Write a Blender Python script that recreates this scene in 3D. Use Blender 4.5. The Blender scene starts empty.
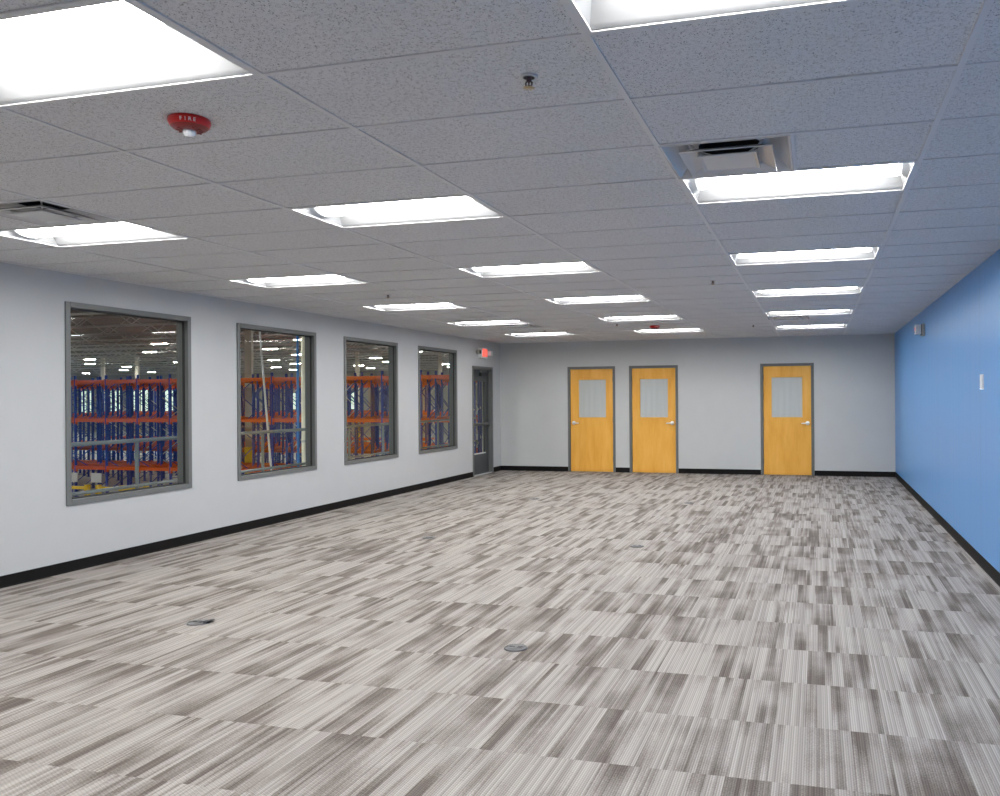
import bpy, bmesh, math, random
from mathutils import Matrix, Vector
random.seed(7)
FT = 0.3048
C = bpy.context.scene.collection
SC = bpy.context.scene

# ------------------------------------------------------------------ scale of the place, in feet
XL, XR, D, H, NEAR = -21.73, 4.708, 54.43, 8.9877, -9.0
CAMH = 5.1384
LX, LY = -2.2961, 6.3886            # first light opening
TEE_X = LX - 0.05

# ------------------------------------------------------------------ mesh builder (feet in, metres out)
class MB:
    def __init__(self):
        self.v, self.f, self.mi, self.sm = [], [], [], []
    def add(self, vs, fs, mi=0, smooth=False):
        b = len(self.v)
        self.v += [tuple(p) for p in vs]
        for f in fs:
            self.f.append([b + i for i in f]); self.mi.append(mi); self.sm.append(smooth)
        return self
    def box(self, x0, x1, y0, y1, z0, z1, mi=0):
        x0, x1 = sorted((x0, x1)); y0, y1 = sorted((y0, y1)); z0, z1 = sorted((z0, z1))
        vs = [(x0,y0,z0),(x1,y0,z0),(x1,y1,z0),(x0,y1,z0),(x0,y0,z1),(x1,y0,z1),(x1,y1,z1),(x0,y1,z1)]
        return self.add(vs, [(0,3,2,1),(4,5,6,7),(0,1,5,4),(1,2,6,5),(2,3,7,6),(3,0,4,7)], mi)
    def bar(self, a, b, w, h=None, mi=0, up=(0,0,1)):
        a, b = Vector(a), Vector(b); d = (b - a).normalized(); h = h or w
        u = Vector(up)
        if abs(d.dot(u)) > .98: u = Vector((0,1,0))
        s = d.cross(u).normalized(); t = s.cross(d).normalized()
        vs = []
        for p in (a, b):
            for i, j in ((-1,-1),(1,-1),(1,1),(-1,1)):
                vs.append(p + s*(i*w/2) + t*(j*h/2))
        return self.add(vs, [(3,2,1,0),(4,5,6,7),(0,1,5,4),(1,2,6,5),(2,3,7,6),(3,0,4,7)], mi)
    def tube(self, pts, r, n=12, mi=0, cap=True):
        pts = [Vector(p) for p in pts]; rings = []
        rs = r if isinstance(r, (list, tuple)) else [r]*len(pts)
        prev = None
        for k, p in enumerate(pts):
            d = (pts[min(k+1,len(pts)-1)] - pts[max(k-1,0)]).normalized()
            if prev is None:
                u = Vector((0,0,1)) if abs(d.z) < .9 else Vector((0,1,0))
                s = d.cross(u).normalized()
            else:
                s = (prev - d*prev.dot(d)).normalized()
            prev = s; t = d.cross(s)
            rings.append([p + s*(rs[k]*math.cos(2*math.pi*i/n)) + t*(rs[k]*math.sin(2*math.pi*i/n)) for i in range(n)])
        vs = [q for r_ in rings for q in r_]; fs = []
        for k in range(len(pts)-1):
            for i in range(n):
                j = (i+1) % n
                fs.append((k*n+i, k*n+j, (k+1)*n+j, (k+1)*n+i))
        self.add(vs, fs, mi, True)
        if cap:
            m = len(pts)-1
            self.add(rings[0], [tuple(range(n))[::-1]], mi); self.add(rings[m], [tuple(range(n))], mi)
        return self
    def lathe(self, prof, n=40, mi=0, cx=0, cy=0, axis='z', close=True, smooth=True):
        """prof: list of (r, z) ; axis z"""
        vs, fs = [], []
        for r, z in prof:
            for i in range(n):
                a = 2*math.pi*i/n
                p = (cx + r*math.cos(a), cy + r*math.sin(a), z)
                if axis == 'x': p = (z, cx + r*math.cos(a), cy + r*math.sin(a))
                if axis == 'y': p = (cx + r*math.cos(a), z, cy + r*math.sin(a))
                vs.append(p)
        for k in range(len(prof)-1):
            for i in range(n):
                j = (i+1) % n
                fs.append((k*n+i, k*n+j, (k+1)*n+j, (k+1)*n+i))
        self.add(vs, fs, mi, smooth)
        if close:
            for k in (0, len(prof)-1):
                if prof[k][0] > 1e-6:
                    self.add(vs[k*n:(k+1)*n], [tuple(range(n))], mi)
        return self
    def build(self, name, mats, parent=None, loc=(0,0,0), bevel=0, rotz=0):
        me = bpy.data.meshes.new(name)
        me.from_pydata([(x*FT, y*FT, z*FT) for x, y, z in self.v], [], self.f)
        if not isinstance(mats, (list, tuple)): mats = [mats]
        for m in mats: me.materials.append(m)
        for p, mi, s in zip(me.polygons, self.mi, self.sm):
            p.material_index = mi; p.use_smooth = s
        bm = bmesh.new(); bm.from_mesh(me)
        bmesh.ops.recalc_face_normals(bm, faces=bm.faces); bm.to_mesh(me); bm.free()
        me.update()
        o = bpy.data.objects.new(name, me); C.objects.link(o)
        o.location = [c*FT for c in loc]; o.rotation_euler[2] = rotz
        if parent is not None: o.parent = parent
        if bevel:
            b = o.modifiers.new('bevel', 'BEVEL'); b.width = bevel*FT; b.segments = 2; b.limit_method = 'ANGLE'
        return o

def tag(o, label=None, cat=None, group=None, kind=None):
    for k, v in (('label', label), ('category', cat), ('group', group), ('kind', kind)):
        if v: o[k] = v
    return o
def empty(name, loc=(0,0,0), label=None, cat=None, group=None, kind=None, rotz=0, parent=None):
    o = bpy.data.objects.new(name, None); C.objects.link(o)
    o.location = [c*FT for c in loc]; o.rotation_euler[2] = rotz; o.empty_display_size = .1
    if parent is not None: o.parent = parent
    return tag(o, label, cat, group, kind)
def kids(o): return [c for c in bpy.data.objects if c.parent == o]
def dup(root, loc, label=None, group=None, rotz=None):
    tree = {}
    for o in bpy.data.objects: tree.setdefault(o.parent, []).append(o)
    def cp(o, par):
        c = o.copy(); C.objects.link(c); c.parent = par
        for ch in tree.get(o, []): cp(ch, c)
        return c
    r = cp(root, None); r.location = [c*FT for c in loc]
    if rotz is not None: r.rotation_euler[2] = rotz
    if label: r['label'] = label
    if group: r['group'] = group
    return r

# ------------------------------------------------------------------ materials
class G:
    def __init__(self, name):
        self.m = bpy.data.materials.new(name); self.m.use_nodes = True
        self.t = self.m.node_tree; self.t.nodes.clear()
        self.out = self.t.nodes.new('ShaderNodeOutputMaterial')
    def n(self, kind, **kw):
        x = self.t.nodes.new('ShaderNode' + kind)
        for k, v in kw.items(): setattr(x, k, v)
        return x
    def s(self, sock, v):
        if v is None: return
        if hasattr(v, 'links') or isinstance(v, bpy.types.NodeSocket): self.t.links.new(v, sock)
        else: sock.default_value = v
    def math(self, op, a, b=None, c=None, clamp=False):
        x = self.n('Math', operation=op, use_clamp=clamp)
        for i, v in enumerate((a, b, c)): self.s(x.inputs[i], v)
        return x.outputs[0]
    def vec(self, x, y, z):
        c = self.n('CombineXYZ')
        for i, v in enumerate((x, y, z)): self.s(c.inputs[i], v)
        return c.outputs[0]
    def coord(self, ft=True):
        tc = self.n('TexCoord'); sp = self.n('Separate' + 'XYZ'); self.t.links.new(tc.outputs['Object'], sp.inputs[0])
        if not ft: return sp.outputs[0], sp.outputs[1], sp.outputs[2]
        return tuple(self.math('MULTIPLY', o, 1/FT) for o in sp.outputs)
    def noise(self, vec, scale, detail=2, rough=.5, dim='3D', w=None):
        x = self.n('TexNoise', noise_dimensions=dim)
        if vec is not None: self.s(x.inputs['Vector'], vec)
        if w is not None: self.s(x.inputs['W'], w)
        self.s(x.inputs['Scale'], scale); self.s(x.inputs['Detail'], detail); self.s(x.inputs['Roughness'], rough)
        return x.outputs['Fac'] if 'Fac' in x.outputs else x.outputs[0]
    def ramp(self, fac, stops, interp='LINEAR'):
        x = self.n('ValToRGB'); x.color_ramp.interpolation = interp
        e = x.color_ramp.elements
        while len(e) < len(stops): e.new(.5)
        for el, (p, c) in zip(e, stops):
            el.position = p; el.color = (c, c, c, 1) if isinstance(c, (int, float)) else (*c, 1)
        self.s(x.inputs[0], fac); return x.outputs[0]
    def mix(self, fac, a, b):
        x = self.n('Mix', data_type='RGBA')
        self.s(x.inputs[0], fac)
        for s_, v in ((x.inputs[6], a), (x.inputs[7], b)):
            self.s(s_, (*v, 1) if isinstance(v, tuple) and len(v) == 3 else v)
        return x.outputs[2]
    def bump(self, h, strength=.3, dist=.002):
        b = self.n('Bump'); self.s(b.inputs['Strength'], strength); self.s(b.inputs['Distance'], dist); self.s(b.inputs['Height'], h)
        return b.outputs[0]
    def pbr(self, base, rough=.5, metal=0, spec=.5, normal=None, emit=None, estr=0, coat=0):
        p = self.n('BsdfPrincipled')
        self.s(p.inputs['Base Color'], (*base, 1) if isinstance(base, tuple) else base)
        self.s(p.inputs['Roughness'], rough); self.s(p.inputs['Metallic'], metal); self.s(p.inputs['Specular IOR Level'], spec)
        self.s(p.inputs['Coat Weight'], coat)
        if normal is not None: self.s(p.inputs['Normal'], normal)
        if emit: p.inputs['Emission Color'].default_value = (*emit, 1); p.inputs['Emission Strength'].default_value = estr
        self.t.links.new(p.outputs[0], self.out.inputs[0]); return self.m

def simple(name, base, rough=.5, metal=0, spec=.5, var=.06, nscale=6, **kw):
    g = G(name); x, y, z = g.coord()
    f = g.noise(g.vec(x, y, z), nscale, 3)
    lo = tuple(c*(1-var) for c in base); hi = tuple(min(1, c*(1+var)) for c in base)
    return g.pbr(g.mix(f, lo, hi), rough, metal, spec, **kw)

def wall_paint(name, base):
    g = G(name); x, y, z = g.coord()
    n = g.noise(g.vec(x, y, z), 1.2, 3)
    peel = g.noise(g.vec(x, y, z), 90, 2)
    col = g.mix(n, tuple(c*.97 for c in base), tuple(c*1.03 for c in base))
    return g.pbr(col, .6, spec=.25, normal=g.bump(peel, .12, .0015))

def blue_paint():
    g = G('blue_wall_covering'); x, y, z = g.coord()
    st = g.noise(g.vec(0.0, g.math('MULTIPLY', y, 3.2), g.math('MULTIPLY', z, .03)), 1.0, 4, .65)
    fine = g.noise(g.vec(0.0, g.math('MULTIPLY', y, 40), g.math('MULTIPLY', z, .6)), 1.0, 2, .6)
    # panel seams every 9 ft, one at y = 26.64
    m = g.math('ABSOLUTE', g.math('SUBTRACT', g.math('FRACT', g.math('DIVIDE', g.math('ADD', y, 90-26.64+4.5), 9.0)), .5))
    seam = g.math('LESS_THAN', m, .0032)
    col = g.mix(st, (.085,.285,.640), (.115,.335,.710))
    col = g.mix(g.math('MULTIPLY', seam, .45), col, (.07,.16,.33))
    rough = g.math('MULTIPLY_ADD', st, .14, .27)
    return g.pbr(col, rough, spec=.8, normal=g.bump(fine, .015, .002))

def carpet():
    g = G('carpet_tiles'); x, y, z = g.coord()
    P = 1.967
    yr = g.math('DIVIDE', g.math('SUBTRACT', y, 17.04 - 20*P), P)
    row = g.math('FLOOR', yr); t = g.math('FRACT', yr)
    xr = g.math('DIVIDE', g.math('ADD', x, 60.0), P); colm = g.math('FLOOR', xr)
    wn = g.n('TexWhiteNoise', noise_dimensions='2D'); g.s(wn.inputs['Vector'], g.vec(row, colm, 0.0))
    sh = g.n('Separate' + 'Color'); g.s(sh.inputs[0], wn.outputs['Color'])
    off = g.math('MULTIPLY', sh.outputs[0], 731.0)
    w0 = g.math('ADD', x, off)
    def stripes(scale, k):
        v = g.n('TexVoronoi', voronoi_dimensions='1D', feature='F1')
        g.s(v.inputs['W'], g.math('ADD', w0, k)); g.s(v.inputs['Scale'], scale)
        s_ = g.n('Separate' + 'Color'); g.s(s_.inputs[0], v.outputs['Color'])
        return s_.outputs
    a = stripes(4.6, 0.0); b = stripes(12.0, 57.0)
    # within one stripe the dark yarn starts sharp at a tile edge and fades along the tile
    def streak(s_, lo, gain):
        d = g.math('MULTIPLY', g.math('SUBTRACT', t, .5), g.math('MULTIPLY', g.math('SUBTRACT', s_[1], .5), 2.8))
        return g.math('ADD', g.math('MULTIPLY', g.math('SUBTRACT', s_[0], lo), gain), d)
    bend = g.noise(g.vec(g.math('MULTIPLY', x, 1.3), g.math('MULTIPLY', y, .9), 0.0), 1.0, 3)
    f = g.math('ADD', streak(a, .60, 1.5), g.math('MULTIPLY', streak(b, .55, 1.0), .62))
    f = g.math('ADD', f, g.math('MULTIPLY', g.math('SUBTRACT', bend, .5), 1.9))
    # tufts dither the fade
    tuft = g.noise(g.vec(g.math('MULTIPLY', x, 45), g.math('MULTIPLY', y, 26), 0.0), 1.0, 1, .4)
    f = g.math('ADD', f, g.math('MULTIPLY', g.math('SUBTRACT', tuft, .5), 1.1))
    f = g.math('MULTIPLY_ADD', f, .80, .38, clamp=True)
    # yarn lines along the room, and loops across
    fx = g.math('MULTIPLY', x, 1/.034)
    line = g.math('SINE', g.math('MULTIPLY', fx, 2*math.pi))
    lrnd = g.n('TexWhiteNoise', noise_dimensions='2D'); g.s(lrnd.inputs['Vector'], g.vec(g.math('FLOOR', fx), g.math('ADD', row, g.math('MULTIPLY', colm, 17.0)), 0.0))
    loop = g.math('SINE', g.math('ADD', g.math('MULTIPLY', y, 2*math.pi/.05), g.math('MULTIPLY', g.math('FLOOR', fx), 2.1)))
    light = g.mix(lrnd.outputs[0], (.285,.261,.241), (.430,.399,.374))
    dark = g.mix(lrnd.outputs[0], (.122,.102,.090), (.175,.150,.134))
    col = g.mix(f, light, dark)
    k = g.math('MULTIPLY_ADD', line, .16, .94)
    k = g.math('MULTIPLY', k, g.math('MULTIPLY_ADD', loop, .09, 1.0))
    vm = g.n('VectorMath', operation='SCALE'); g.s(vm.inputs[0], col); g.s(vm.inputs['Scale'], k)
    hgt = g.math('ADD', g.math('MULTIPLY', line, .5), g.math('MULTIPLY', tuft, .8))
    return g.pbr(vm.outputs[0], .95, spec=.12, normal=g.bump(hgt, .25, .002))

def ceiling_tile():
    g = G('mineral_fibre_tile'); x, y, z = g.coord()
    v = g.n('TexVoronoi', feature='F1'); g.s(v.inputs['Vector'], g.vec(x, y, 0.0)); g.s(v.inputs['Scale'], 25.0)
    nz = g.noise(g.vec(x, y, 0.0), 15, 3, .7); nz2 = g.noise(g.vec(x, y, 3.0), 34, 2, .6)
    # small worm-shaped holes
    worm = g.math('LESS_THAN', g.math('ABSOLUTE', g.math('SUBTRACT', nz2, .5)), .016)
    keep = g.math('GREATER_THAN', nz, .50)
    pin = g.math('LESS_THAN', v.outputs['Distance'], .22)
    vr = g.n('Separate' + 'Color'); g.s(vr.inputs[0], v.outputs['Color'])
    pin = g.math('MULTIPLY', pin, g.math('GREATER_THAN', vr.outputs[0], .45))
    hole = g.math('MAXIMUM', g.math('MULTIPLY', worm, keep), pin)
    big = g.noise(g.vec(x, y, 0.0), .6, 2)
    base = g.mix(big, (.665,.67,.685), (.725,.73,.745))
    col = g.mix(g.math('MULTIPLY', hole, .8), base, (.10,.10,.105))
    return g.pbr(col, .9, spec=.1, normal=g.bump(g.math('SUBTRACT', nz, g.math('MULTIPLY', hole, .8)), .3, .002))

def wood():
    g = G('maple_veneer'); x, y, z = g.coord()
    oi = g.n('ObjectInfo'); r = g.math('MULTIPLY', oi.outputs['Random'], 40.0)
    v = g.vec(g.math('ADD', g.math('MULTIPLY', x, 1.6), r), y, g.math('ADD', g.math('MULTIPLY', z, .28), r))
    n1 = g.noise(v, 1.3, 4, .55)
    v2 = g.vec(g.math('MULTIPLY', x, 26), y, g.math('MULTIPLY', z, 1.3))
    n2 = g.noise(v2, 1.0, 3, .6)
    f = g.math('ADD', g.math('MULTIPLY', n1, .75), g.math('MULTIPLY', n2, .25))
    col = g.ramp(f, [(.28,(.76,.350,.042)), (.5,(.86,.445,.072)), (.72,(.92,.53,.13))])
    return g.pbr(col, .38, spec=.4, normal=g.bump(n2, .05, .001), coat=.15)

def glass_mat(name, k=1.7, tint=(.93,.96,.95)):
    g = G(name); tr = g.n('BsdfTransparent'); tr.inputs[0].default_value = (*tint, 1)
    gl = g.n('BsdfGlossy'); gl.inputs['Roughness'].default_value = 0.0
    x, y, z = g.coord(); wob = g.noise(g.vec(x, y, z), .7, 1)
    g.s(gl.inputs['Normal'], g.bump(wob, .03, .004))
    lw = g.n('LayerWeight'); lw.inputs['Blend'].default_value = .5
    fac = g.math('MULTIPLY_ADD', g.math('POWER', lw.outputs['Facing'], 5.0), .9, .05)
    mx = g.n('MixShader'); g.s(mx.inputs[0], g.math('MULTIPLY', fac, k, clamp=True))
    g.t.links.new(tr.outputs[0], mx.inputs[1]); g.t.links.new(gl.outputs[0], mx.inputs[2])
    g.t.links.new(mx.outputs[0], g.out.inputs[0]); return g.m

def emitter(name, col, strength, var=.03):
    g = G(name); x, y, z = g.coord()
    n = g.noise(g.vec(x, y, z), 3, 1)
    return g.pbr(tuple(c*.8 for c in col), .5, emit=col, estr=strength)

LENS = 36.0
M = dict(
    wall=wall_paint('grey_wall_paint', (.525,.540,.550)),
    back=wall_paint('back_wall_paint', (.560,.575,.575)),
    blue=blue_paint(), carpet=carpet(), tile=ceiling_tile(), wood=wood(),
    crosstee=simple('painted_cross_tee', (.64,.645,.66), .5, spec=.2, var=.02),
    tee=simple('painted_tee_grid', (.68,.68,.69), .5, spec=.3, var=.02),
    base=simple('black_rubber_base', (.010,.009,.009), .6, spec=.12, var=.2),
    frame=simple('grey_hollow_metal', (.150,.158,.158), .42, spec=.5, var=.04),
    framed=simple('dark_grey_metal', (.060,.066,.070), .45, spec=.5, var=.04),
    stop=simple('glazing_stop_black', (.03,.031,.032), .5),
    glass=glass_mat('window_glass', 1.5), clear=glass_mat('clear_plastic', 2.5),
    frost=None,
    chrome=simple('satin_chrome', (.88,.88,.89), .34, metal=.55, var=.03),
    steel=simple('floor_box_steel', (.11,.11,.115), .42, metal=.4, var=.15, nscale=30),
    darkslot=simple('dark_slot', (.02,.02,.02), .6),
    pan=simple('white_reflector', (.27,.275,.28), .5, spec=.3, var=.02),
    cap=emitter('lens_end_cap', (.84,.86,.89), 1.8),  # translucent caps, their glow raised to brighten the ends of the pan
    lens=emitter('lit_lens', (1.0,.985,.965), LENS),
    vent=simple('white_diffuser_enamel', (.55,.55,.56), .22, spec=.6, var=.02),
    black=simple('black_duct', (.006,.006,.007), .6),
    red=simple('red_plastic', (.60,.014,.014), .3, spec=.5, var=.05),
    redd=simple('dark_red_plastic', (.22,.012,.012), .35, var=.05),
    white=simple('white_plastic', (.80,.80,.79), .4, var=.02),
    beige=simple('beige_plastic', (.42,.40,.35), .45, var=.03),
    letter=simple('white_lettering', (.85,.82,.82), .5, var=.01),
    brass=simple('brass', (.55,.42,.24), .3, metal=1, var=.05),
    spr=simple('sprinkler_bronze', (.10,.06,.06), .35, metal=.6, var=.1),
    exitred=emitter('exit_letters', (1.0,.10,.07), 1.5),
    exitface=emitter('exit_face', (1.0,.16,.12), .75),
    rblue=simple('rack_blue_paint', (.016,.048,.36), .45, var=.12),
    rorange=simple('rack_orange_paint', (.72,.115,.014), .45, var=.12),
    galv=simple('galvanised_brace', (.62,.64,.66), .4, metal=.2, var=.06),
    rail=simple('grey_rail_paint', (.22,.25,.26), .4, spec=.5, var=.04),
    concrete=simple('warehouse_concrete', (.30,.29,.28), .35, var=.14, nscale=.5),
    deck=simple('brown_roof_deck', (.225,.225,.185), .8, var=.12, nscale=.7),
    joist=simple('pale_joist_paint', (.60,.59,.56), .6, var=.06),
    column=simple('pale_column_paint', (.80,.74,.62), .6, var=.05),
    yellow=simple('safety_yellow', (.85,.56,.010), .45, var=.06),
    cream=simple('cream_pipe_paint', (.86,.83,.67), .5, var=.03),
    pblue=simple('bright_blue_pipe', (.045,.22,.60), .4, var=.05),
    whwall=simple('warehouse_wall_panel', (.36,.36,.35), .7, var=.08, nscale=.4),
    daylight=emitter('daylit_pane', (.80,1.0,.86), 1.0),
    highbay=emitter('lit_highbay', (1.0,.99,.93), 380.0),
    lensw=simple('clear_white_lens', (.82,.84,.86), .08, spec=.9, var=.02),
    paper=simple('white_placard', (.72,.73,.76), .5, var=.03),
)
def frost():
    g = G('frosted_door_glass'); x, y, z = g.coord()
    n = g.noise(g.vec(g.math('MULTIPLY', x, 5), 0.0, g.math('MULTIPLY', z, .25)), 1.0, 2)
    col = g.mix(n, (.46,.50,.50), (.58,.61,.61))
    return g.pbr(col, .12, spec=.6)
M['frost'] = frost()

# ------------------------------------------------------------------ room shell
def wall_cells(axis, at0, at1, u0, u1, z0, z1, holes):
    """wall as boxes around rectangular openings; axis 'x' = plane of constant x"""
    mb = MB()
    us = sorted({u0, u1, *[h[0] for h in holes], *[h[1] for h in holes]})
    for a, b in zip(us, us[1:]):
        hs = [h for h in holes if h[0] <= a + 1e-6 and h[1] >= b - 1e-6]
        spans = [(z0, z1)]
        if hs: spans = [(z0, hs[0][2]), (hs[0][3], z1)]
        for p, q in spans:
            if q - p < 1e-4: continue
            if axis == 'x': mb.box(at0, at1, a, b, p, q)
            else: mb.box(a, b, at0, at1, p, q)
    return mb

WT = .40
WIN = [(19.59, 24.67), (27.10, 32.28), (34.53, 39.69), (42.04, 47.16)]
WZ0, WZ1 = 1.99, 8.12
DL = (49.52, 52.97, 7.25)
RD = [(-16.73, -13.34), (-12.36, -9.01), (-3.59, -.20)]
F2 = .165
left_holes = [(a+F2-.03, b-F2+.03, WZ0+F2-.03, WZ1-F2+.03) for a, b in WIN] + [(DL[0]+F2-.03, DL[1]-F2+.03, 0, DL[2]-F2+.03)]
o = wall_cells('x', XL, XL-WT, NEAR, D+.4, -.3, H+.12, left_holes).build('wall_left', M['wall'])
tag(o, 'pale grey long wall with four windows and a dark metal door', 'wall', kind='structure')
o = wall_cells('y', D, D+.4, XL-WT, XR+.4, -.3, H+.12, [(a+F2-.03, b-F2+.03, 0, 7.25-F2+.03) for a, b in RD]).build('wall_back', M['back'])
tag(o, 'grey end wall with three yellow maple doors', 'wall', kind='structure')
o = MB().box(XR, XR+.4, NEAR, D+.4, -.3, H+.12).build('wall_right', M['blue'])
tag(o, 'long blue accent wall opposite the windows', 'wall', kind='structure')
o = MB().box(XL-WT, XR+.4, NEAR-.4, NEAR, -.3, H+.12).build('wall_front', M['wall'])
tag(o, 'plain grey wall at the camera end of the room', 'wall', kind='structure')
o = MB().box(XL-WT, XR+.4, NEAR-.4, D+.4, -.3, 0).build('floor', M['carpet'])
tag(o, 'streaky grey carpet tile floor', 'floor', kind='structure')
# closets behind the three maple doors stay dark behind their frosted panes

# baseboards: rubber strip with a small cove toe
def base_strip(name, p0, p1, nrm, label):
    mb = MB(); (x0, y0), (x1, y1) = p0, p1; nx, ny = nrm
    prof = [(0,.333),(.011,.327),(.012,.05),(.022,.018),(.040,.004),(.042,0),(0,0)]
    vs = []
    for px, py in (p0, p1):
        for d_, z in prof: vs.append((px+nx*d_, py+ny*d_, z))
    n = len(prof)
    mb.add(vs, [(i, (i+1) % n, n+(i+1) % n, n+i) for i in range(n)] + [tuple(range(n)), tuple(range(n, 2*n))])
    return tag(mb.build(name, M['base']), label, 'baseboard', kind='structure')
base_strip('baseboard_left', (XL, NEAR), (XL, DL[0]), (1,0), 'long black rubber baseboard under the windows')
base_strip('baseboard_left.001', (XL, DL[1]), (XL, D), (1,0), 'short black baseboard between metal door and corner')
bx = [XL, RD[0][0], RD[0][1], RD[1][0], RD[1][1], RD[2][0], RD[2][1], XR]
bl = ['black baseboard from the corner to the first maple door', 'shortest black baseboard between the two neighbouring maple doors',
      'black baseboard between the second and third maple doors', 'black baseboard from the third maple door to the blue wall']
for i in range(4):
    base_strip('baseboard_back' + ('' if i == 0 else '.%03d' % i), (bx[2*i], D), (bx[2*i+1], D), (0,-1), bl[i])
base_strip('baseboard_right', (XR, NEAR), (XR, D), (-1,0), 'long black baseboard along the blue wall')

# ceiling: tee grid and lay-in tiles, open where lights and diffusers sit
LIGHTS = [(c, k) for k in range(0, 6) for c in range(3) if not (c == 2 and k == 0)]
light_cells = {(LX-.05-8*c, k) for c in range(3) for k in range(-1, 6)}
VENTS = [(TEE_X, LY+6, 'right'), (TEE_X-14, LY+6, 'left'), (TEE_X, LY+34, 'back'), (TEE_X-14, LY+34, 'back2')]
mb = MB(); tw = .039
xt = [TEE_X + 4*i for i in range(-6, 4)]
xt = [x for x in xt if XL < x < XR]
xb = [XL] + xt + [XR]
y0 = LY - .0
yt = [LY + 2*i for i in range(-9, 40)]
yt = [y for y in yt if NEAR < y < D]
yb = [NEAR] + yt + [D]
def is_light(x0, yy0):
    return any(abs(x0 - (TEE_X-8*c)) < .01 and abs(yy0 - (LY+8*k)) < .01 for c in range(3) for k in range(0, 6)) and not (abs(x0-(TEE_X-16)) < .01 and abs(yy0-LY) < .01)
for xa, xb_ in zip(xb, xb[1:]):
    for ya, yb_ in zip(yb, yb[1:]):
        if is_light(xa, ya): continue
        spans = [(xa, xb_)]
        for vx, vy, _ in VENTS:
            if abs(vy - ya) < .01 and xa - .01 < vx < xb_ - .01:
                spans = [s for s in ((xa, vx), (vx+2, xb_)) if s[1]-s[0] > .1]
                mid = vx+2 if abs(vx-xa) < .01 else vx
                mb.box(mid-tw, mid+tw, ya, yb_, H-.004, H+.03, 2)
        for sa, sb in spans:
            dz = [random.uniform(0, .012) for _ in range(4)]
            z = H + .010
            vs = [(sa,ya,z+dz[0]),(sb,ya,z+dz[1]),(sb,yb_,z+dz[2]),(sa,yb_,z+dz[3])]
            vs += [(x, y, H+.05) for x, y, _z in vs]
            mb.add(vs, [(0,3,2,1),(4,5,6,7),(0,1,5,4),(1,2,6,5),(2,3,7,6),(3,0,4,7)], 0)
for x in xt: mb.box(x-tw, x+tw, NEAR, D, H-.005, H+.06, 1)
for y in yt:
    for xa, xb_ in zip(xb, xb[1:]):
        mb.box(xa+(tw if xa != XL else 0), xb_-(tw if xb_ != XR else 0), y-tw*.9, y+tw*.9, H-.003+random.uniform(-.001,.001), H+.05, 2)
# wall angle
for a in ((XL, XL+.07, NEAR, D), (XL, XR, D-.07, D)): mb.box(a[0], a[1], a[2], a[3], H-.006, H+.03, 1)
o = mb.build('ceiling', [M['tile'], M['tee'], M['crosstee']])
tag(o, 'speckled drop ceiling of long rectangular tiles in a painted grid', 'ceiling', kind='structure')
o = MB().box(XL-WT, XR+.4, NEAR-.4, D+.4, H+1.4, H+1.6).build('ceiling.001', M['black'])
tag(o, 'dark slab above the hung ceiling', 'ceiling', kind='structure')

# ------------------------------------------------------------------ windows in the long wall
def pane(x, y0, y1, z0, z1):
    return MB().add([(x,y0,z0),(x,y1,z0),(x,y1,z1),(x,y0,z1)], [(0,1,2,3)])
def hollow_frame(mb, a, b, z0, z1, face, xin, xout, sill=True):
    """rectangular frame in the plane x = const, open in the middle"""
    mb.box(xin, xout, a, a+face, z0, z1); mb.box(xin, xout, b-face, b, z0, z1)
    mb.box(xin, xout, a+face, b-face, z1-face, z1)
    if sill: mb.box(xin, xout, a+face, b-face, z0, z0+face)
wl = ['first window, largest in view, nearest the camera on the long grey wall', 'second window from the camera on the long grey wall',
      'third window from the camera on the long grey wall', 'fourth window, next to the dark metal door']
for i, (a, b) in enumerate(WIN):
    r = empty('window_%d' % (i+1), (XL, a, 0), 'grey framed ' + wl[i], 'window', kind='structure')
    mb = MB(); w = b - a
    hollow_frame(mb, 0, w, WZ0, WZ1, F2, .045, -WT-.045)
    mb.build('window_frame', M['frame'], r, bevel=.008)
    mb = MB(); hollow_frame(mb, F2, w-F2, WZ0+F2, WZ1-F2, .055, -.135, -.155)
    hollow_frame(mb, F2, w-F2, WZ0+F2, WZ1-F2, .05, -.10, -.135)
    mb.build('glazing_stop', M['stop'], r)
    pane(-.20, F2+.01, w-F2-.01, WZ0+F2+.01, WZ1-F2-.01).build('window_glass', M['glass'], r)

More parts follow.
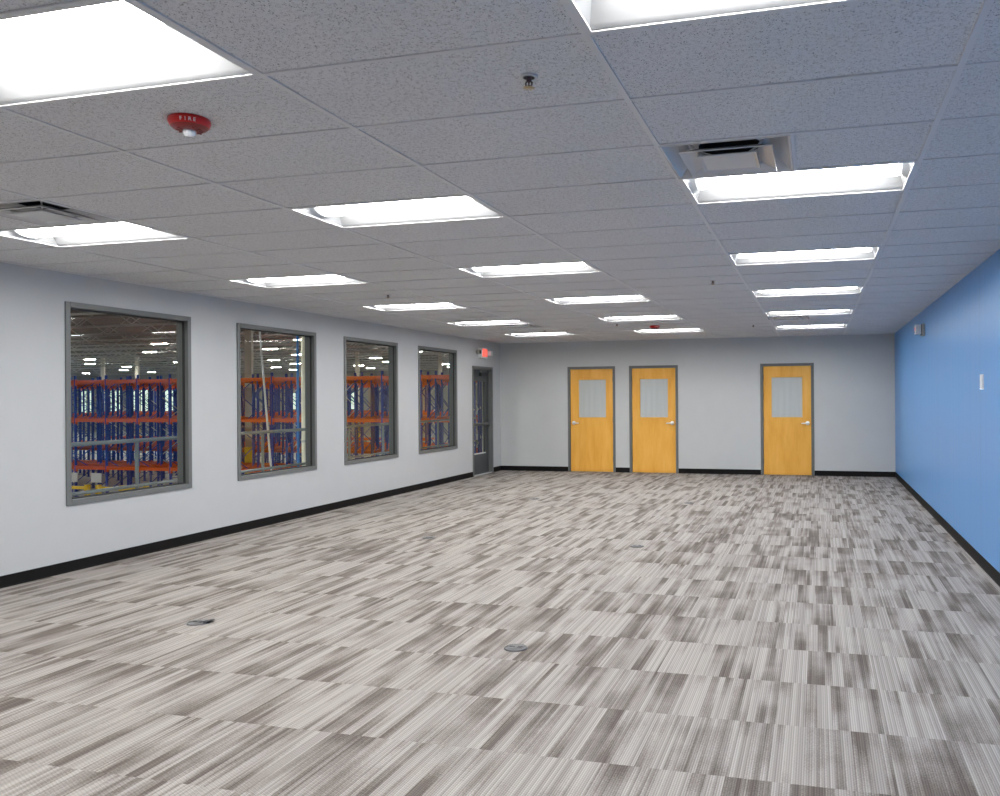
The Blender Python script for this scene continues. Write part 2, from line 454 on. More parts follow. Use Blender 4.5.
# ------------------------------------------------------------------ maple doors in the end wall
def lever(mb, sgn):
    # rose and return lever on the room side (-y)
    mb.lathe([(.0,-.06),(.11,-.06),(.128,-.042),(.132,0)], 28, axis='y')
    mb.tube([(0,-.05,0),(0,-.19,0),(sgn*.05,-.225,0),(sgn*.20,-.23,-.005),(sgn*.36,-.215,-.012),(sgn*.385,-.19,-.014)], [.042,.042,.044,.040,.036,.028], 14)
dl = ['maple door with its lever on the side of the windows wall, first from the metal door', 'middle maple door with its lever on the blue wall side',
      'maple door closest to the blue wall, standing alone']
for i, (a, b) in enumerate(RD):
    r = empty('door_%d' % (i+1), (a, D, 0), 'yellow ' + dl[i], 'door', kind='structure')
    w = b - a; ht = 7.25
    mb = MB()
    for x0, x1 in ((0, F2), (w-F2, w)): mb.box(x0, x1, -.045, .40, 0, ht)
    mb.box(F2, w-F2, -.045, .40, ht-F2, ht)
    for x0, x1 in ((F2, F2+.05), (w-F2-.05, w-F2)): mb.box(x0, x1, .20, .40, 0, ht-F2)
    mb.box(F2, w-F2, .20, .40, ht-F2-.05, ht-F2)
    mb.build('door_frame', M['frame'], r, bevel=.008)
    s0, s1, st, sb = F2+.085-.06, w-F2-.085+.06, ht-F2-.015, .02
    g0, g1, gz0, gz1 = s0+.54, s1-.42, 3.71, 6.385
    g0, g1 = [(s0+.55, s1-.43), (s0+.51, s1-.46), (s0+.48, s1-.50)][i]
    mb = MB()
    yf, yb2 = .05, .195
    mb.box(s0, g0, yf, yb2, sb, st); mb.box(g1, s1, yf, yb2, sb, st)
    mb.box(g0, g1, yf, yb2, sb, gz0); mb.box(g0, g1, yf, yb2, gz1, st)
    slab = mb.build('door_slab', M['wood'], r)
    MB().box(g0, g1, yf+.05, yf+.075, gz0, gz1).build('glass_pane', M['frost'], slab)
    mb = MB(); bd = .045
    mb.box(g0-.03, g0+bd, yf-.018, yf+.05, gz0-.03, gz1+.03); mb.box(g1-bd, g1+.03, yf-.018, yf+.05, gz0-.03, gz1+.03)
    mb.box(g0, g1, yf-.018, yf+.05, gz0-.03, gz0+bd); mb.box(g0, g1, yf-.018, yf+.05, gz1-bd, gz1+.03)
    mb.build('glazing_bead', M['wood'], slab)
    hx, sg = (s0+.225, 1) if i == 0 else (s1-.225, -1)
    mb = MB(); lever(mb, sg)
    mb.build('door_lever', M['chrome'], slab, (hx, yf, 3.37))
    mb = MB()
    ex = s1+.012 if i == 0 else s0-.012
    for z in (.9, 3.6, 6.35): mb.tube([(ex, yf-.01, z-.18), (ex, yf-.01, z+.18)], .022, 10)
    mb.build('hinges', M['frame'], slab)
    MB().box(F2, w-F2, .40, .43, 0, ht-F2).build('back_panel', M['black'], r)

# ------------------------------------------------------------------ dark metal door in the long wall
a, b, ht = DL
r = empty('door_4', (XL, a, 0), 'dark grey metal exit door with a tall glass lite beside the fourth window', 'door', kind='structure')
w = b - a; mb = MB()
for p, q in ((0, F2), (w-F2, w)): mb.box(.045, -WT-.045, p, q, 0, ht)
mb.box(.045, -WT-.045, F2, w-F2, ht-F2, ht)
for p, q in ((F2, F2+.05), (w-F2-.05, w-F2)): mb.box(-.12, -.24, p, q, 0, ht-F2)
mb.box(-.12, -.24, F2, w-F2, ht-F2-.05, ht-F2)
mb.build('door_frame', M['frame'], r, bevel=.008)
s0, s1, st = F2+.01, w-F2-.01, ht-F2-.015
x0, x1 = -.25, -.40
g0, g1, gz0, gz1 = s0+.52, s1-.55, 1.42, 6.30
mb = MB(); mb.box(x0, x1, s0, g0, .03, st); mb.box(x0, x1, g1, s1, .03, st); mb.box(x0, x1, g0, g1, .03, gz0); mb.box(x0, x1, g0, g1, gz1, st)
slab = mb.build('door_slab', M['framed'], r)
pane(x0-.075, g0, g1, gz0, gz1).build('glass_pane', M['glass'], slab)
mb = MB()
for p, q, c_, d_ in ((g0-.04, g0+.05, gz0-.04, gz1+.04), (g1-.05, g1+.04, gz0-.04, gz1+.04), (g0, g1, gz1-.05, gz1+.04)): mb.box(x0+.015, x0-.05, p, q, c_, d_)
mb.build('glazing_bead', M['framed'], slab)
MB().box(x0+.03, x0-.05, g0, g1, gz0-.05, gz0+.03).build('sill_bead', M['galv'], slab)
mb = MB(); mb.box(x0+.20, x0, s0+1.5, s0+2.55, 6.62, 6.85); mb.build('closer_body', M['stop'], slab, bevel=.02)
mb = MB(); mb.bar((x0+.11, s0+1.75, 6.87), (.03, s0+1.0, 6.93), .07, .03); mb.bar((.03, s0+1.0, 6.95), (-.06, s0+2.35, 6.97), .06, .03)
mb.build('closer_arm', M['frame'], slab)
mb = MB(); mb.box(x0+.16, x0+.05, s0+.10, s1-.10, 3.28, 3.46); mb.box(x0+.17, x0, s0+.08, s0+.42, 3.22, 3.52); mb.box(x0+.17, x0, s1-.34, s1-.08, 3.22, 3.52)
mb.build('panic_bar', M['framed'], slab, bevel=.015)
MB().box(.02, -WT-.02, F2, w-F2, 0, .03).build('threshold', M['galv'], r, bevel=.01)

# ------------------------------------------------------------------ recessed troffers
LW, LD = 3.90, 1.93
def make_troffer(label):
    r = empty('troffer_light', (0,0,0), label, 'ceiling light', 'recessed lights in the drop ceiling')
    mb = MB()
    prof = [(0,0)]
    for k in range(9):
        t = k/8; prof.append((.02+.53*t, .30*math.sin(t*math.pi/2)))
    prof += [(LD-p[0], p[1]) for p in prof[::-1]]
    n = len(prof)
    e0, e1 = .0, LW
    vs = [(e0+min(.30,z)*.45, y, z) for y, z in prof] + [(e1-min(.30,z)*.45, y, z) for y, z in prof]
    mb.add(vs, [(i, i+1, n+i+1, n+i) for i in range(n-1)], 0, True)
    mb.add(vs, [tuple(range(n)), tuple(range(n, 2*n))], 0)
    # housing back box above
    mb.box(.05, LW-.05, .1, LD-.1, .32, .38)
    mb.build('reflector_pan', M['pan'], r)
    mb = MB()
    for s_ in ((-.02, LW+.02, -.02, .025), (-.02, LW+.02, LD-.025, LD+.02)): mb.box(*s_, -.006, .02)
    for s_ in ((-.02, .025, .025, LD-.025), (LW-.025, LW+.02, .025, LD-.025)): mb.box(*s_, -.006, .02)
    mb.build('trim_frame', M['tee'], r)
    mb = MB(); pr = []
    yc, hw = LD/2, .43
    for k in range(17):
        t = math.pi*k/16; pr.append((yc - hw*math.cos(t), .30 - .240*math.sin(t)))
    def lens(mb, xa, xb_):
        n = len(pr); vs = [(xa, y, z) for y, z in pr] + [(xb_, y, z) for y, z in pr]
        mb.add(vs, [(i, i+1, n+i+1, n+i) for i in range(n-1)], 0, True)
        mb.add(vs, [tuple(range(n)), tuple(range(n, 2*n))], 0)
    lens(mb, .20, LW-.20); mb.build('lens', M['lens'], r)
    for xa, xb_ in ((.15, .20), (LW-.20, LW-.15)):
        mb = MB(); pr_ = pr; pr = [(yc+(y-yc)*1.03, .30+(z-.30)*1.03) for y, z in pr_]
        lens(mb, xa, xb_); mb.build('lens_end_cap', M['cap'], r); pr = pr_
    return r
colname = ['in the row by the blue wall', 'in the middle row', 'in the row by the windows']
def troffer_label(c, k):
    n = 6-k
    ordn = {1:'closest to the maple doors', 2:'second from the maple doors', 3:'third from the maple doors', 4:'fourth from the maple doors', 5:'fifth from the maple doors', 6:'farthest from the maple doors'}[n]
    if c == 2 and k == 1: ordn = 'farthest from the maple doors'
    return 'lit ceiling light ' + ordn + ' ' + colname[c]
proto = None
for c, k in LIGHTS:
    loc = (LX-8*c, LY+8*k+.035, H)
    if proto is None:
        proto = make_troffer(troffer_label(c, k)); proto.location = [q*FT for q in loc]
    else: dup(proto, loc, troffer_label(c, k))
# the fixtures behind the photographer and past the frame edge, as lamps
def area(x, y, z, sx, sy, power, col=(1,.985,.965)):
    l = bpy.data.lights.new('ceiling_lamp', 'AREA'); l.shape = 'RECTANGLE'; l.size = sx*FT; l.size_y = sy*FT; l.energy = power; l.color = col
    ob = bpy.data.objects.new('ceiling_lamp', l); C.objects.link(ob); ob.location = (x*FT, y*FT, z*FT); return ob
A_L = 3.4*FT*.95*FT
for c, k in [(0,-1),(1,-1),(2,-1),(2,0)]:
    area(LX-8*c+LW/2, LY+8*k+LD/2, H-.02, 3.4, .95, LENS*math.pi*A_L)

# ------------------------------------------------------------------ square ceiling diffusers
def make_vent(label):
    r = empty('ceiling_vent', (0,0,0), label, 'air vent', 'square air diffusers in the ceiling')
    S = 2.0
    def frustum(mb, s0, z0, s1, z1, mi=0):
        vs = []
        for s, z in ((s0, z0), (s1, z1)):
            vs += [(S/2-s/2, S/2-s/2, z), (S/2+s/2, S/2-s/2, z), (S/2+s/2, S/2+s/2, z), (S/2-s/2, S/2+s/2, z)]
        mb.add(vs, [(i, (i+1) % 4, 4+(i+1) % 4, 4+i) for i in range(4)], mi)
    mb = MB(); frustum(mb, 1.98, -.012, 1.90, -.012); frustum(mb, 1.90, -.012, 1.80, .04); frustum(mb, 1.80, .04, 1.58, .14); frustum(mb, 1.58, .14, 1.28, .21); frustum(mb, 1.98, -.012, 1.99, .03)
    # top plate with a round neck
    n = 32; sq = []
    for i in range(n):
        a_ = 2*math.pi*(i+.5)/n; cx, cy = math.cos(a_), math.sin(a_); m_ = max(abs(cx), abs(cy)); sq.append((S/2+.64*cx/m_, S/2+.64*cy/m_, .21))
    rd = [(S/2+.50*math.cos(2*math.pi*(i+.5)/n), S/2+.50*math.sin(2*math.pi*(i+.5)/n), .21) for i in range(n)]
    mb.add(sq+rd, [(i, (i+1) % n, n+(i+1) % n, n+i) for i in range(n)])
    mb.build('outer_cone', M['vent'], r)
    MB().lathe([(.50,.205),(.50,.9),(0,.9)], 32, cx=S/2, cy=S/2, close=False).build('duct_neck', M['black'], r)
    mb = MB(); frustum(mb, 1.44, -.045, 1.42, -.06); frustum(mb, 1.42, -.06, 1.26, -.02); frustum(mb, 1.26, -.02, .96, .035); frustum(mb, 1.44, -.045, .98, .05)
    for sx in (-1, 1):
        for sy in (-1, 1): mb.bar((S/2+sx*.50, S/2+sy*.50, .04), (S/2+sx*.66, S/2+sy*.66, .19), .03, .02)
    mb.build('middle_cone', M['vent'], r)
    mb = MB(); frustum(mb, .94, -.055, .92, -.075); frustum(mb, .92, -.075, .80, -.055); frustum(mb, .94, -.055, .70, -.01)
    mb.add([(S/2-.40, S/2-.40, -.055), (S/2+.40, S/2-.40, -.055), (S/2+.40, S/2+.40, -.055), (S/2-.40, S/2+.40, -.055)], [(0,1,2,3)])
    mb.add([(S/2-.35, S/2-.35, -.01), (S/2+.35, S/2-.35, -.01), (S/2+.35, S/2+.35, -.01), (S/2-.35, S/2+.35, -.01)], [(0,1,2,3)])
    for sx in (-1, 1):
        for sy in (-1, 1): mb.bar((S/2+sx*.33, S/2+sy*.33, -.02), (S/2+sx*.52, S/2+sy*.52, .035), .03, .02)
    mb.build('centre_plate', M['vent'], r)
    return r
vl = ['square white air diffuser touching the fifth light from the doors, row by the blue wall', 'square white air diffuser above the first window, cut by the photo edge',
      'square white air diffuser between the last two lights of the blue wall row', 'square white air diffuser between the last two lights of the windows row']
v0 = make_vent(vl[0]); v0.location = [q*FT for q in (VENTS[0][0], VENTS[0][1], H)]
for (vx, vy, _), l in list(zip(VENTS, vl))[1:]: dup(v0, (vx, vy, H), l)

# ------------------------------------------------------------------ text as mesh
def text_polys(s, size):
    cu = bpy.data.curves.new('lettering_curve', 'FONT'); cu.body = s; cu.size = size; cu.extrude = .004; cu.align_x = 'CENTER'; cu.resolution_u = 4
    cu.offset = size*.018
    ob = bpy.data.objects.new('lettering_curve', cu); C.objects.link(ob)
    bpy.context.view_layer.update()
    me = ob.evaluated_get(bpy.context.evaluated_depsgraph_get()).to_mesh()
    vs = [tuple(v.co) for v in me.vertices]; fs = [tuple(p.vertices) for p in me.polygons]
    ob.to_mesh_clear(); bpy.data.objects.remove(ob); bpy.data.curves.remove(cu)
    return vs, fs

# ------------------------------------------------------------------ red fire alarm strobes
def make_strobe(label):
    r = empty('ceiling_fire_alarm', (0,0,0), label, 'fire alarm', 'red ceiling fire alarms')
    R = .275
    MB().lathe([(R*.9,.03),(R*.97,0),(R,-.02),(R*.985,-.045),(R*.91,-.088),(R*.87,-.098)], 48, close=False).build('housing', M['red'], r)
    mb = MB(); mb.lathe([(R*.87,-.097),(R*.80,-.118),(R*.60,-.145),(R*.34,-.148),(.0,-.148)], 48, close=False)
    for k in range(10):
        a_ = 2*math.pi*k/10
        mb.bar((R*.40*math.cos(a_), R*.40*math.sin(a_), -.147), (R*.62*math.cos(a_), R*.62*math.sin(a_), -.149), .018, .012)
    mb.build('speaker_face', M['redd'], r)
    mb = MB(); mb.lathe([(.085,-.148),(.088,-.17),(.078,-.205),(.05,-.228),(0,-.236)], 10, smooth=False)
    mb.build('strobe_lens', M['lensw'], r)
    mb = MB(); mb.bar((-.05,0,-.165),(.05,0,-.165), .03, .03); mb.bar((0,-.05,-.185),(0,.05,-.185), .035, .02)
    mb.build('flash_tube', M['chrome'], r)
    # FIRE around the rim, facing down the room
    mb = MB()
    for i, ch in enumerate('FIRE'):
        vs, fs = text_polys(ch, .066)
        ang = math.radians(-54 - 18 + 12*i)       # reads left to right for someone looking along +y
        zc = -.076
        slope = math.atan2(R*.085, .055)
        er = Vector((math.cos(ang), math.sin(ang), 0)); et = Vector((-math.sin(ang), math.cos(ang), 0))
        up = (Vector((0,0,1))*math.cos(slope) + er*math.sin(slope)).normalized(); nrm = et.cross(up).normalized()
        if nrm.dot(er) < 0: nrm = -nrm
        ctr = er*(R*.925) + Vector((0,0,zc))
        mb.add([ctr + et*x + up*y + nrm*(z+.010) for x, y, z in vs], fs)
    mb.build('lettering', M['letter'], r)
    return r
s = make_strobe('red round fire alarm with white lettering beside the biggest lit light'); s.location = [q*FT for q in (-8.32, 9.46, H)]
dup(s, (-8.53, 43.9, H), 'tiny red fire alarm between the last two lights of the middle row')

# ------------------------------------------------------------------ sprinklers
def make_sprinkler(label):
    r = empty('ceiling_sprinkler', (0,0,0), label, 'sprinkler', 'pendent fire sprinklers'); r.scale = (1,1,.75)
    MB().lathe([(.10,.03),(.115,0),(.115,-.006),(.10,-.012),(.075,-.004),(.07,.0)], 32, close=False).build('escutcheon', M['tee'], r)
    MB().lathe([(.075,-.003),(.07,.0),(0,.0)], 24, close=False).build('recess', M['black'], r)
    mb = MB(); mb.lathe([(.03,0),(.03,-.05),(.022,-.06),(.018,-.07)], 16)
    for sx in (-1, 1): mb.tube([(sx*.02,0,-.05),(sx*.042,0,-.085),(sx*.034,0,-.125),(0,0,-.15)], .011, 8)
    mb.lathe([(.012,-.07),(.009,-.11),(.02,-.14),(.02,-.155)], 12)
    mb.build('sprinkler_body', M['spr'], r)
    mb = MB(); mb.lathe([(0,-.152),(.055,-.155),(.06,-.160),(0,-.166)], 20)
    for k in range(8):
        a_ = 2*math.pi*k/8; mb.bar((.05*math.cos(a_), .05*math.sin(a_), -.158), (.075*math.cos(a_), .075*math.sin(a_), -.163), .02, .006)
    mb.build('deflector', M['brass'], r)
    return r
sp = [((-3.33, 9.33), 'largest pendent sprinkler, high between the two biggest ceiling lights'), ((-15.38, 27.43), 'pendent sprinkler over the windows row, near the third window'),
      ((-3.34, 27.43), 'pendent sprinkler beside the second light of the blue wall row'), ((-3.32, 45.07), 'small far sprinkler between the middle row and the blue wall row, by the doors'),
      ((-15.1, 44.71), 'small far sprinkler touching the last light of the windows row'), ((-10.18, 42.02), 'faint far sprinkler beside the tiny red fire alarm')]
s0_ = None
for (x, y), l in sp:
    if s0_ is None: s0_ = make_sprinkler(l); s0_.location = (x*FT, y*FT, H*FT)
    else: dup(s0_, (x, y, H), l)
tag(MB().lathe([(.12,.03),(.14,.0),(.14,-.012),(.125,-.02),(0,-.022)], 32).build('ceiling_cover_plate', M['tee'], loc=(-8.38, 25.43, H)), 'round white cover plate in the ceiling behind the middle row light', 'cover plate')

# ------------------------------------------------------------------ exit sign over the metal door
r = empty('exit_sign', (XL, 50.97, 8.13), 'white exit sign with red lettering and two lamp heads above the metal door', 'exit sign')
MB().box(0, .21, -.42, .66, -.33, .35).build('housing', M['white'], r, bevel=.02)
MB().box(.205, .222, -.19, .60, -.23, .30).build('face_panel', M['exitface'], r)
mb = MB(); vs, fs = text_polys('EXIT', .50)
mb.add([(.228+z, .205 + x*.68, -.15+y) for x, y, z in vs], fs); mb.build('lettering', M['exitred'], r)
for sy in (-1, 1):
    mb = MB(); mb.tube([(.13, -.40, .05), (.15, -.60, .05)] if sy < 0 else [(.12, .64, .02), (.22, .80, .02)], .05, 12)
    hd = mb.build('lamp_bracket', M['beige'], r)
    mb = MB()
    if sy < 0: mb.lathe([(.10,.02),(.155,.05),(.165,.24),(.15,.27)], 24, axis='x', cx=-.72, cy=.05)
    else: mb.box(.12, .42, .72, 1.10, -.14, .18)
    hh = mb.build('lamp_head', M['beige'] if sy < 0 else M['white'], r, bevel=.02 if sy > 0 else 0)
    mb = MB()
    if sy < 0: mb.lathe([(.135,.268),(.12,.280),(0,.288)], 24, axis='x', cx=-.72, cy=.05)
    else: mb.box(.415, .425, .76, 1.06, -.10, .14)
    mb.build('lamp_lens', M['darkslot'] if sy < 0 else M['white'], hh)

# ------------------------------------------------------------------ alarm unit and thermostat on the blue wall
r = empty('wall_alarm', (XR, 39.7, 8.08), 'small white and beige alarm unit high on the blue wall', 'alarm')
MB().box(0, -.13, -.26, .26, -.27, .27).build('back_plate', M['beige'], r, bevel=.02)
mb = MB(); mb.box(-.13, -.145, -.22, .22, -.24, .24)
for k in range(6): mb.box(-.14, -.155, -.20, .20, -.21+.075*k, -.185+.075*k)
mb.build('horn_grille', M['darkslot'], r)
mb = MB(); mb.box(-.15, -.40, -.17, .25, -.20, .24); mb.build('strobe_block', M['white'], r, bevel=.03)
mb = MB(); mb.box(-.395, -.408, -.10, .06, -.02, .10); mb.build('warning_mark', M['exitface'], r)
mb = MB(); mb.lathe([(.02,-.40),(.02,-.43),(0,-.43)], 10, axis='x', cx=.13, cy=-.08); mb.build('indicator', M['redd'], r)
r = empty('thermostat', (XR, 26.17, 5.52), 'narrow white thermostat beside the seam on the blue wall', 'thermostat')
MB().box(0, -.07, -.13, .13, -.21, .21).build('cover', M['white'], r, bevel=.015)
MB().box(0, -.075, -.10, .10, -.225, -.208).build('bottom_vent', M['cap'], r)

# ------------------------------------------------------------------ floor boxes
def make_floor_box(label, flap):
    r = empty('floor_box', (0,0,0), label, 'floor outlet', 'round metal floor outlets')
    R = .24
    MB().lathe([(R,0),(R,.012),(R*.93,.030),(R*.84,.034),(R*.82,.028)], 40, close=False).build('trim_ring', M['steel'], r)
    mb = MB().lathe([(R*.82,.026),(R*.80,.032),(0,.034)], 40, close=False)
    mb.box(-.13, -.02, -.02, .02, .030, .0365, 1); mb.box(.04, .13, -.05, -.015, .030, .0365, 1); mb.box(.04, .13, .02, .055, .030, .0365, 1)
    mb.build('cover', [M['steel'], M['darkslot']], r)
    if flap:
        mb = MB(); mb.lathe([(.14,0),(.14,.02),(.12,.03),(0,.03)], 28, cx=.0, cy=.0)
        f = mb.build('open_lid', M['steel'], r, (.20, .10, .03)); f.rotation_euler = (math.radians(-8), math.radians(-16), 0)
    return r
fb = [((-6.01, 15.80), 'round grey floor outlet nearest the camera, alone in the middle of the carpet', 0), ((-13.82, 15.87), 'grey floor outlet with its lid flipped up, under the first window side', 1),
      ((-13.84, 27.54), 'dark floor outlet facing the gap between second and third windows', 0), ((-6.02, 27.55), 'second round floor outlet in the line towards the middle maple door', 0),
      ((-13.86, 39.32), 'faint far floor outlet in front of the first maple door', 0), ((-6.02, 39.36), 'faint far floor outlet in front of the middle maple door', 0)]
f0 = make_floor_box(fb[0][1], 0); f0.location = (fb[0][0][0]*FT, fb[0][0][1]*FT, 0)
f1 = make_floor_box(fb[1][1], 1); f1.location = (fb[1][0][0]*FT, fb[1][0][1]*FT, 0)
for (x, y), l, _ in fb[2:]: dup(f0, (x, y, 0), l)

# ================================================================== warehouse seen through the glass
FZ, CZ = -6.2, 17.2
WX0, WY1 = -330.0, 240.0
o = MB().box(WX0, XL-WT-.05, -60, WY1, FZ-.5, FZ).build('floor.001', M['concrete']); tag(o, 'grey concrete warehouse floor beyond the windows', 'floor', kind='structure')
mb = MB(); mb.box(WX0, XL-WT-.05, -60, WY1, CZ, CZ+.5)
o = mb.build('ceiling.002', M['deck']); tag(o, 'brown metal roof deck of the warehouse', 'ceiling', kind='structure')
o = MB().box(WX0, XL+40, WY1, WY1+.5, FZ, CZ+.5).build('wall_far', M['whwall']); tag(o, 'distant grey warehouse wall with daylit panes', 'wall', kind='structure')
o = MB().box(WX0-.5, WX0, -60, WY1, FZ, CZ+.5).build('wall_side', M['whwall']); tag(o, 'distant grey side wall of the warehouse', 'wall', kind='structure')
o = MB().box(WX0, XL-WT, -60.5, -60, FZ, CZ+.5).build('wall_near', M['whwall']); tag(o, 'grey warehouse wall behind the camera end', 'wall', kind='structure')
o = MB().box(XL-.2, XL+.2, D+.42, WY1, FZ, CZ+.5).build('wall_side.001', M['whwall']); tag(o, 'warehouse wall continuing past the office', 'wall', kind='structure')
o = MB().box(XL-WT-.05, -25.6, 6, D+6, -.5, 0).build('floor.002', M['concrete']); tag(o, 'narrow walkway outside the windows', 'floor', kind='structure')
# daylit panes
k = 5
for X, w, hh in [(x, 7.0, 9) for x in (-272, -260, -248, -236, -224, -212, -200)] + [(-171, 5, 6), (-149, 4, 6), (-90, 4, 7)]:
    r_ = empty('window_%d' % k, (X, WY1, 0 if hh > 8 else 1.5), 'bright daylit pane on the far warehouse wall', 'window', 'daylit panes on the far wall', 'structure')
    mb = MB()
    for p, q, c_, d_ in ((0, .3, 0, hh), (w-.3, w, 0, hh), (.3, w-.3, 0, .3), (.3, w-.3, hh-.3, hh), (w/2-.12, w/2+.12, .3, hh-.3), (.3, w-.3, hh/2-.1, hh/2+.1)): mb.box(p, q, -.25, -.01, c_, d_)
    mb.build('window_frame', M['framed'], r_)
    MB().box(.3, w-.3, -.12, -.06, .3, hh-.3).build('window_pane', M['daylight'], r_); k += 1

# roof joists across the view
def make_joist():
    r_ = empty('roof_joist', (0,0,0), 'pale open-web steel joist under the warehouse roof', 'joist', 'open-web roof joists')
    L = 300; mb = MB(); mb.bar((0,0,0), (-L,0,0), .30, .25); mb.bar((0,0,-2.6), (-L,0,-2.6), .26, .22)
    mb.build('chord', M['joist'], r_)
    mb = MB(); n = 75
    for i in range(n):
        x = -L*i/n; x2 = -L*(i+1)/n; mb.bar((x,0,-.1 if i % 2 else -2.5), (x2,0,-2.5 if i % 2 else -.1), .10)
    mb.build('web', M['joist'], r_); return r_
j = make_joist(); j.location = ((XL-3)*FT, 70*FT, (CZ-.25)*FT)
for i in range(1, 15): dup(j, (XL-3, 70+12*i, CZ-.25))
# high-bay lights; the near rows are unseen, added to light pipe, rail and jambs
def make_highbay():
    r_ = empty('highbay_light', (0,0,0), 'bright linear high-bay light under the warehouse roof, the unseen near ones added', 'warehouse light', 'high-bay lights')
    MB().box(-2.0, 2.0, -.30, .30, .12, .40).build('housing', M['white'], r_)
    MB().box(-1.9, 1.9, -.26, .26, .08, .13).build('lit_lens', M['highbay'], r_)
    mb = MB()
    for x in (-1.6, 1.6): mb.bar((x,0,.4), (x,0,2.0), .05)
    mb.bar((-1.6,0,2.0), (1.6,0,2.0), .05)
    mb.build('hanger', M['joist'], r_); return r_
hb = None
for iy, Y in enumerate((-45, -18, 8, 30, 54, 108, 126, 144, 162, 180, 198, 216)):
    for ix in range(9):
        X = -42-26*ix-(7 if iy % 2 else 0)
        if iy < 4: X += 12  # added rows moved towards the office wall to brighten the window jambs
        if X < -50-Y*1.15: continue
        far = Y > 100
        if hb is None: hb = make_highbay(); hb.location = (X*FT, Y*FT, (CZ-3.2)*FT)
        else:
            h2 = dup(hb, (X, Y, CZ-3.2))
            if far: h2.scale = (.72, .55, 1)
# pallet racks: rows run away from the office wall
def rack_protos():
    mb = MB(); T = 14.3
    for y in (0, 3.5): mb.box(-.10, .10, y-.10, y+.10, 0, T); mb.box(-.25, .25, y-.22, y+.22, 0, .05)
    fr = mb.build('upright_frame', M['rblue'])
    mb = MB(); z = .6; up = True
    while z + 1.9 < T-.3:
        mb.bar((0, .13 if up else 3.37, z), (0, 3.37 if up else .13, z+1.9), .08, .07); up = not up; z += 1.9
    for z in (.5, T-.6): mb.bar((0,.13,z), (0,3.37,z), .08, .07)
    br = mb.build('bracing', M['rblue'], fr); br2 = br.copy(); br2.data = br.data.copy(); br2.data.materials[0] = M['galv']
    mb = MB(); mb.box(.10, 4.40, -.10, .10, -.36, 0)
    for x in (.10, 4.30): mb.box(x, x+.10, -.13, .12, -.62, .10)
    bm_ = mb.build('beam', M['rorange'])
    mb = MB()
    for i in range(3): x = .9+1.3*i; mb.bar((x, 0, -.05), (x, 3.5, -.05), .22, .14)
    db = mb.build('deck_bar', M['rorange'])
    return fr, br, br2, bm_, db
FR, BR, BR2, BM, DB = rack_protos()
rows = [(78.0, -35.5, 14, (13.75, 9.2, 3.6)), (82.6, -37, 15, (13.75, 9.2, 3.6)), (95.0, -42, 16, (13.75, 9.0, 4.6)), (99.6, -44, 16, (13.75, 9.0, 4.6)),
        (113.0, -52, 16, (13.75, 9.2, 4.2)), (117.6, -55, 16, (13.75, 9.2, 4.2)), (132.0, -66, 16, (13.75, 9.2, 4.2))]
rowl = ['blue and orange pallet rack row closest to the office windows', 'blue and orange pallet rack row standing back to back with the closest row', 'third blue and orange pallet rack row, across the first aisle',
        'fourth blue and orange pallet rack row, back to back with the third', 'fifth blue and orange pallet rack row, across the second aisle', 'sixth blue and orange pallet rack row, back to back with the fifth', 'farthest blue and orange pallet rack row']
P_ = 4.5
for ri, (Y, X0, nb, lv) in enumerate(rows):
    r_ = empty('pallet_rack', (X0, Y, FZ), rowl[ri], 'pallet rack', 'pallet rack rows in the warehouse')
    for i in range(nb+1):
        f_ = FR.copy(); C.objects.link(f_); f_.parent = r_; f_.location = (-P_*i*FT, 0, 0)
        b_ = (BR2 if (i == 0 or (i*3+ri) % 7 == 0) else BR).copy(); C.objects.link(b_); b_.parent = f_
    for i in range(nb):
        for z in lv:
            for y in (-.02, 3.52):
                b_ = BM.copy(); C.objects.link(b_); b_.parent = r_; b_.location = (-P_*(i+1)*FT, y*FT, z*FT)
            d_ = DB.copy(); C.objects.link(d_); d_.parent = r_; d_.location = (-P_*(i+1)*FT, 0, z*FT)
for o in (BR, BR2, FR, BM, DB): bpy.data.objects.remove(o)

# building columns
def column(x, y, label, rot=0):
    r_ = empty('building_column', (x, y, FZ), label, 'column', 'warehouse columns', rotz=rot)
    MB().box(-.42, .42, -.42, .42, 0, CZ-FZ).build('shaft', M['column'], r_)
    MB().box(-.48, .48, -.48, .48, .0, 5.2).build('yellow_guard', M['yellow'], r_)
    MB().box(-.9, .9, -.9, .9, 0, .08).build('base_plate', M['joist'], r_)
column(-71.1, 91.0, 'square cream column with yellow foot seen through the second window', .35)
column(-109.5, 180.0, 'far cream column seen through the third window', .35)
column(-87.2, 180.0, 'far cream column seen through the fourth window', .35)
column(-186.8, 180.0, 'far cream column seen through the first window, first of two', .35)
column(-181.4, 186.0, 'far cream column seen through the first window, second of two', .35)
# guard rail on the walkway
r_ = empty('guard_rail', (-25.3, 8, 0), 'grey pipe guard rail outside the windows', 'railing')
L = D - 4
MB().tube([(0,0,3.60),(0,L,3.60)], .075, 12).build('top_rail', M['rail'], r_)
MB().tube([(0,0,1.86),(0,L,1.86)], .065, 12).build('mid_rail', M['rail'], r_)
MB().box(-.02, .02, 0, L, .02, .36).build('toe_board', M['rail'], r_)
yy = 25.9-8-3.7*4
pm = MB().tube([(0,0,0),(0,0,3.58)], .07, 12).build('post', M['rail'], r_, (0, yy, 0))
while yy + 3.7 < L:
    yy += 3.7; p2 = pm.copy(); C.objects.link(p2); p2.location = (0, yy*FT, 0)
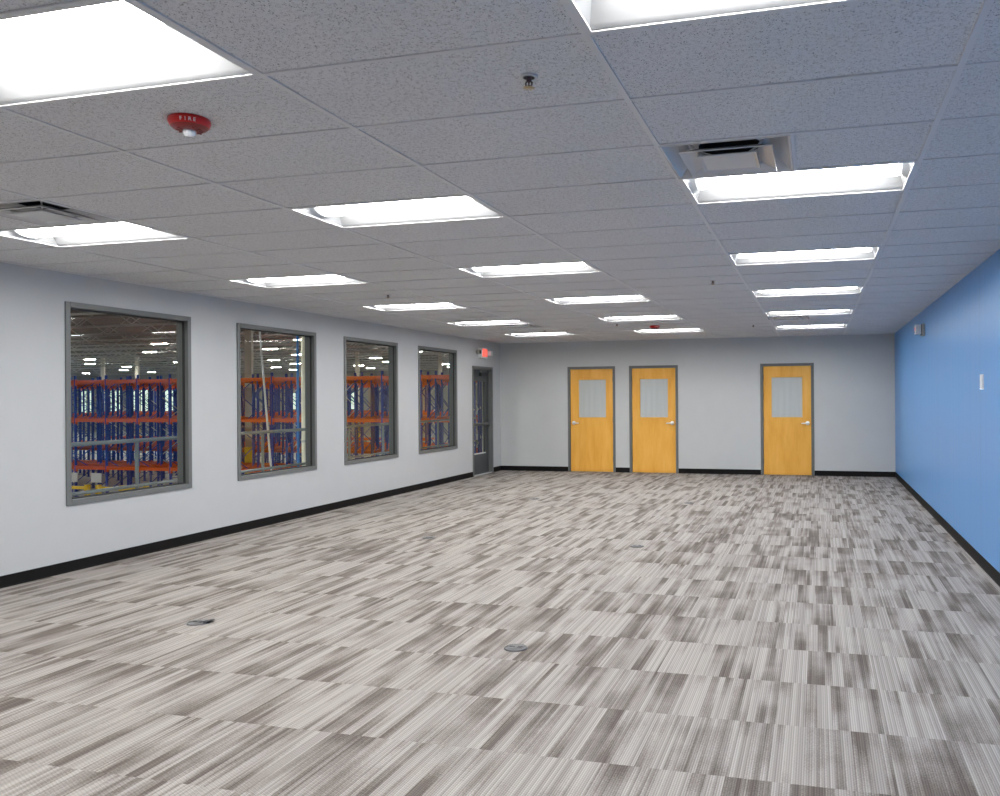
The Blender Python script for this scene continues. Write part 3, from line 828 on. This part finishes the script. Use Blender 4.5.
# pipes near the second window
r_ = empty('drain_pipe', (-26.9, 38.9, FZ), 'cream vertical pipe behind the second window', 'pipe')
MB().tube([(0,0,0),(0,0,CZ-FZ)], .17, 16).build('pipe_run', M['cream'], r_)
mb = MB()
for z in (3, 9, 15): mb.lathe([(.18,z),(.18,z+.12)], 16)
mb.build('pipe_strap', M['joist'], r_)
r_ = empty('conduit', (-26.5, 37.75, FZ), 'thin bright blue conduit beside the cream pipe', 'conduit')
MB().tube([(0,0,0),(0,.0,14.7)], .065, 10).build('conduit_run', M['pblue'], r_)
MB().box(-.1, .1, -.1, .1, 0, .3).build('conduit_box', M['pblue'], r_)
r_ = empty('leaning_pole', (-26.5, 36.45, FZ), 'slender white pole leaning across the second window', 'pole')
MB().tube([(0,0,0),(0,-2.33,19.7)], .05, 10).build('pole_shaft', M['white'], r_)
MB().lathe([(.08,0),(.08,.12),(.06,.16)], 12).build('pole_foot', M['darkslot'], r_)
# yellow rack guards and placards low behind the first window
def guard(x, y, label):
    r_ = empty('rack_guard', (x, y, FZ), label, 'guard rail', 'yellow rack guards')
    mb = MB(); mb.box(-3.4, 3.4, -.12, .12, 1.15, 1.5); mb.build('guard_rail', M['yellow'], r_)
    for xx in (-3.3, 0, 3.3): MB().box(xx-.22, xx+.22, -.22, .22, 0, 1.7).build('guard_post', M['yellow'], r_)
for i, (x, y) in enumerate([(-84.5, 76.0), (-76.3, 76.0), (-93.0, 76.0)]):
    guard(x, y, ['yellow rack guard at the foot of the racks, middle of three', 'yellow rack guard closest to the rail post of the first window', 'yellow rack guard at the window edge, first of three'][i])
for i, (x, y, l) in enumerate([(-85.2, 77.7, 'white placard hung on the rack, first of two'), (-81.7, 77.7, 'white placard hung on the rack beside a thin diagonal, second of two')]):
    tag(MB().box(-.75, .75, -.03, .03, -.55, .55).build('placard', M['paper'], loc=(x, y, -3.9)), l, 'placard', 'white placards on the front rack')

# ------------------------------------------------------------------ world, camera, view
w = bpy.data.worlds.new('world'); SC.world = w; w.use_nodes = True
bg = w.node_tree.nodes['Background']; bg.inputs[0].default_value = (.5,.55,.6,1); bg.inputs[1].default_value = .15
cam = bpy.data.cameras.new('camera'); co = bpy.data.objects.new('camera', cam); C.objects.link(co); SC.camera = co
f, yaw, roll, px, py = 820.0878, .26, -.007, 599.1504, 397.1609
cam.sensor_fit = 'HORIZONTAL'; cam.sensor_width = 36; cam.lens = f*36/1000
cam.shift_x = (500-px)/1000; cam.shift_y = -(398-py)/1000
cam.clip_start = .05; cam.clip_end = 500
cy, sy, cr, sr = math.cos(yaw), math.sin(yaw), math.cos(roll), math.sin(roll)
r0 = Vector((cy, sy, 0)); up = Vector((0,0,1)); fw = Vector((-sy, cy, 0))
R_ = cr*r0 + sr*up; U_ = -sr*r0 + cr*up
m = Matrix.Identity(4)
for i in range(3): m[i][0] = R_[i]; m[i][1] = U_[i]; m[i][2] = -fw[i]
m[0][3], m[1][3], m[2][3] = 0, 0, CAMH*FT
co.matrix_world = m
SC.view_settings.view_transform = 'Standard'; SC.view_settings.look = 'None'; SC.view_settings.exposure = 0; SC.view_settings.gamma = 1
cy_ = SC.cycles
cy_.use_denoising = True; cy_.max_bounces = 10; cy_.diffuse_bounces = 6; cy_.glossy_bounces = 4; cy_.transparent_max_bounces = 16
cy_.sample_clamp_indirect = 6; cy_.caustics_reflective = False; cy_.caustics_refractive = False
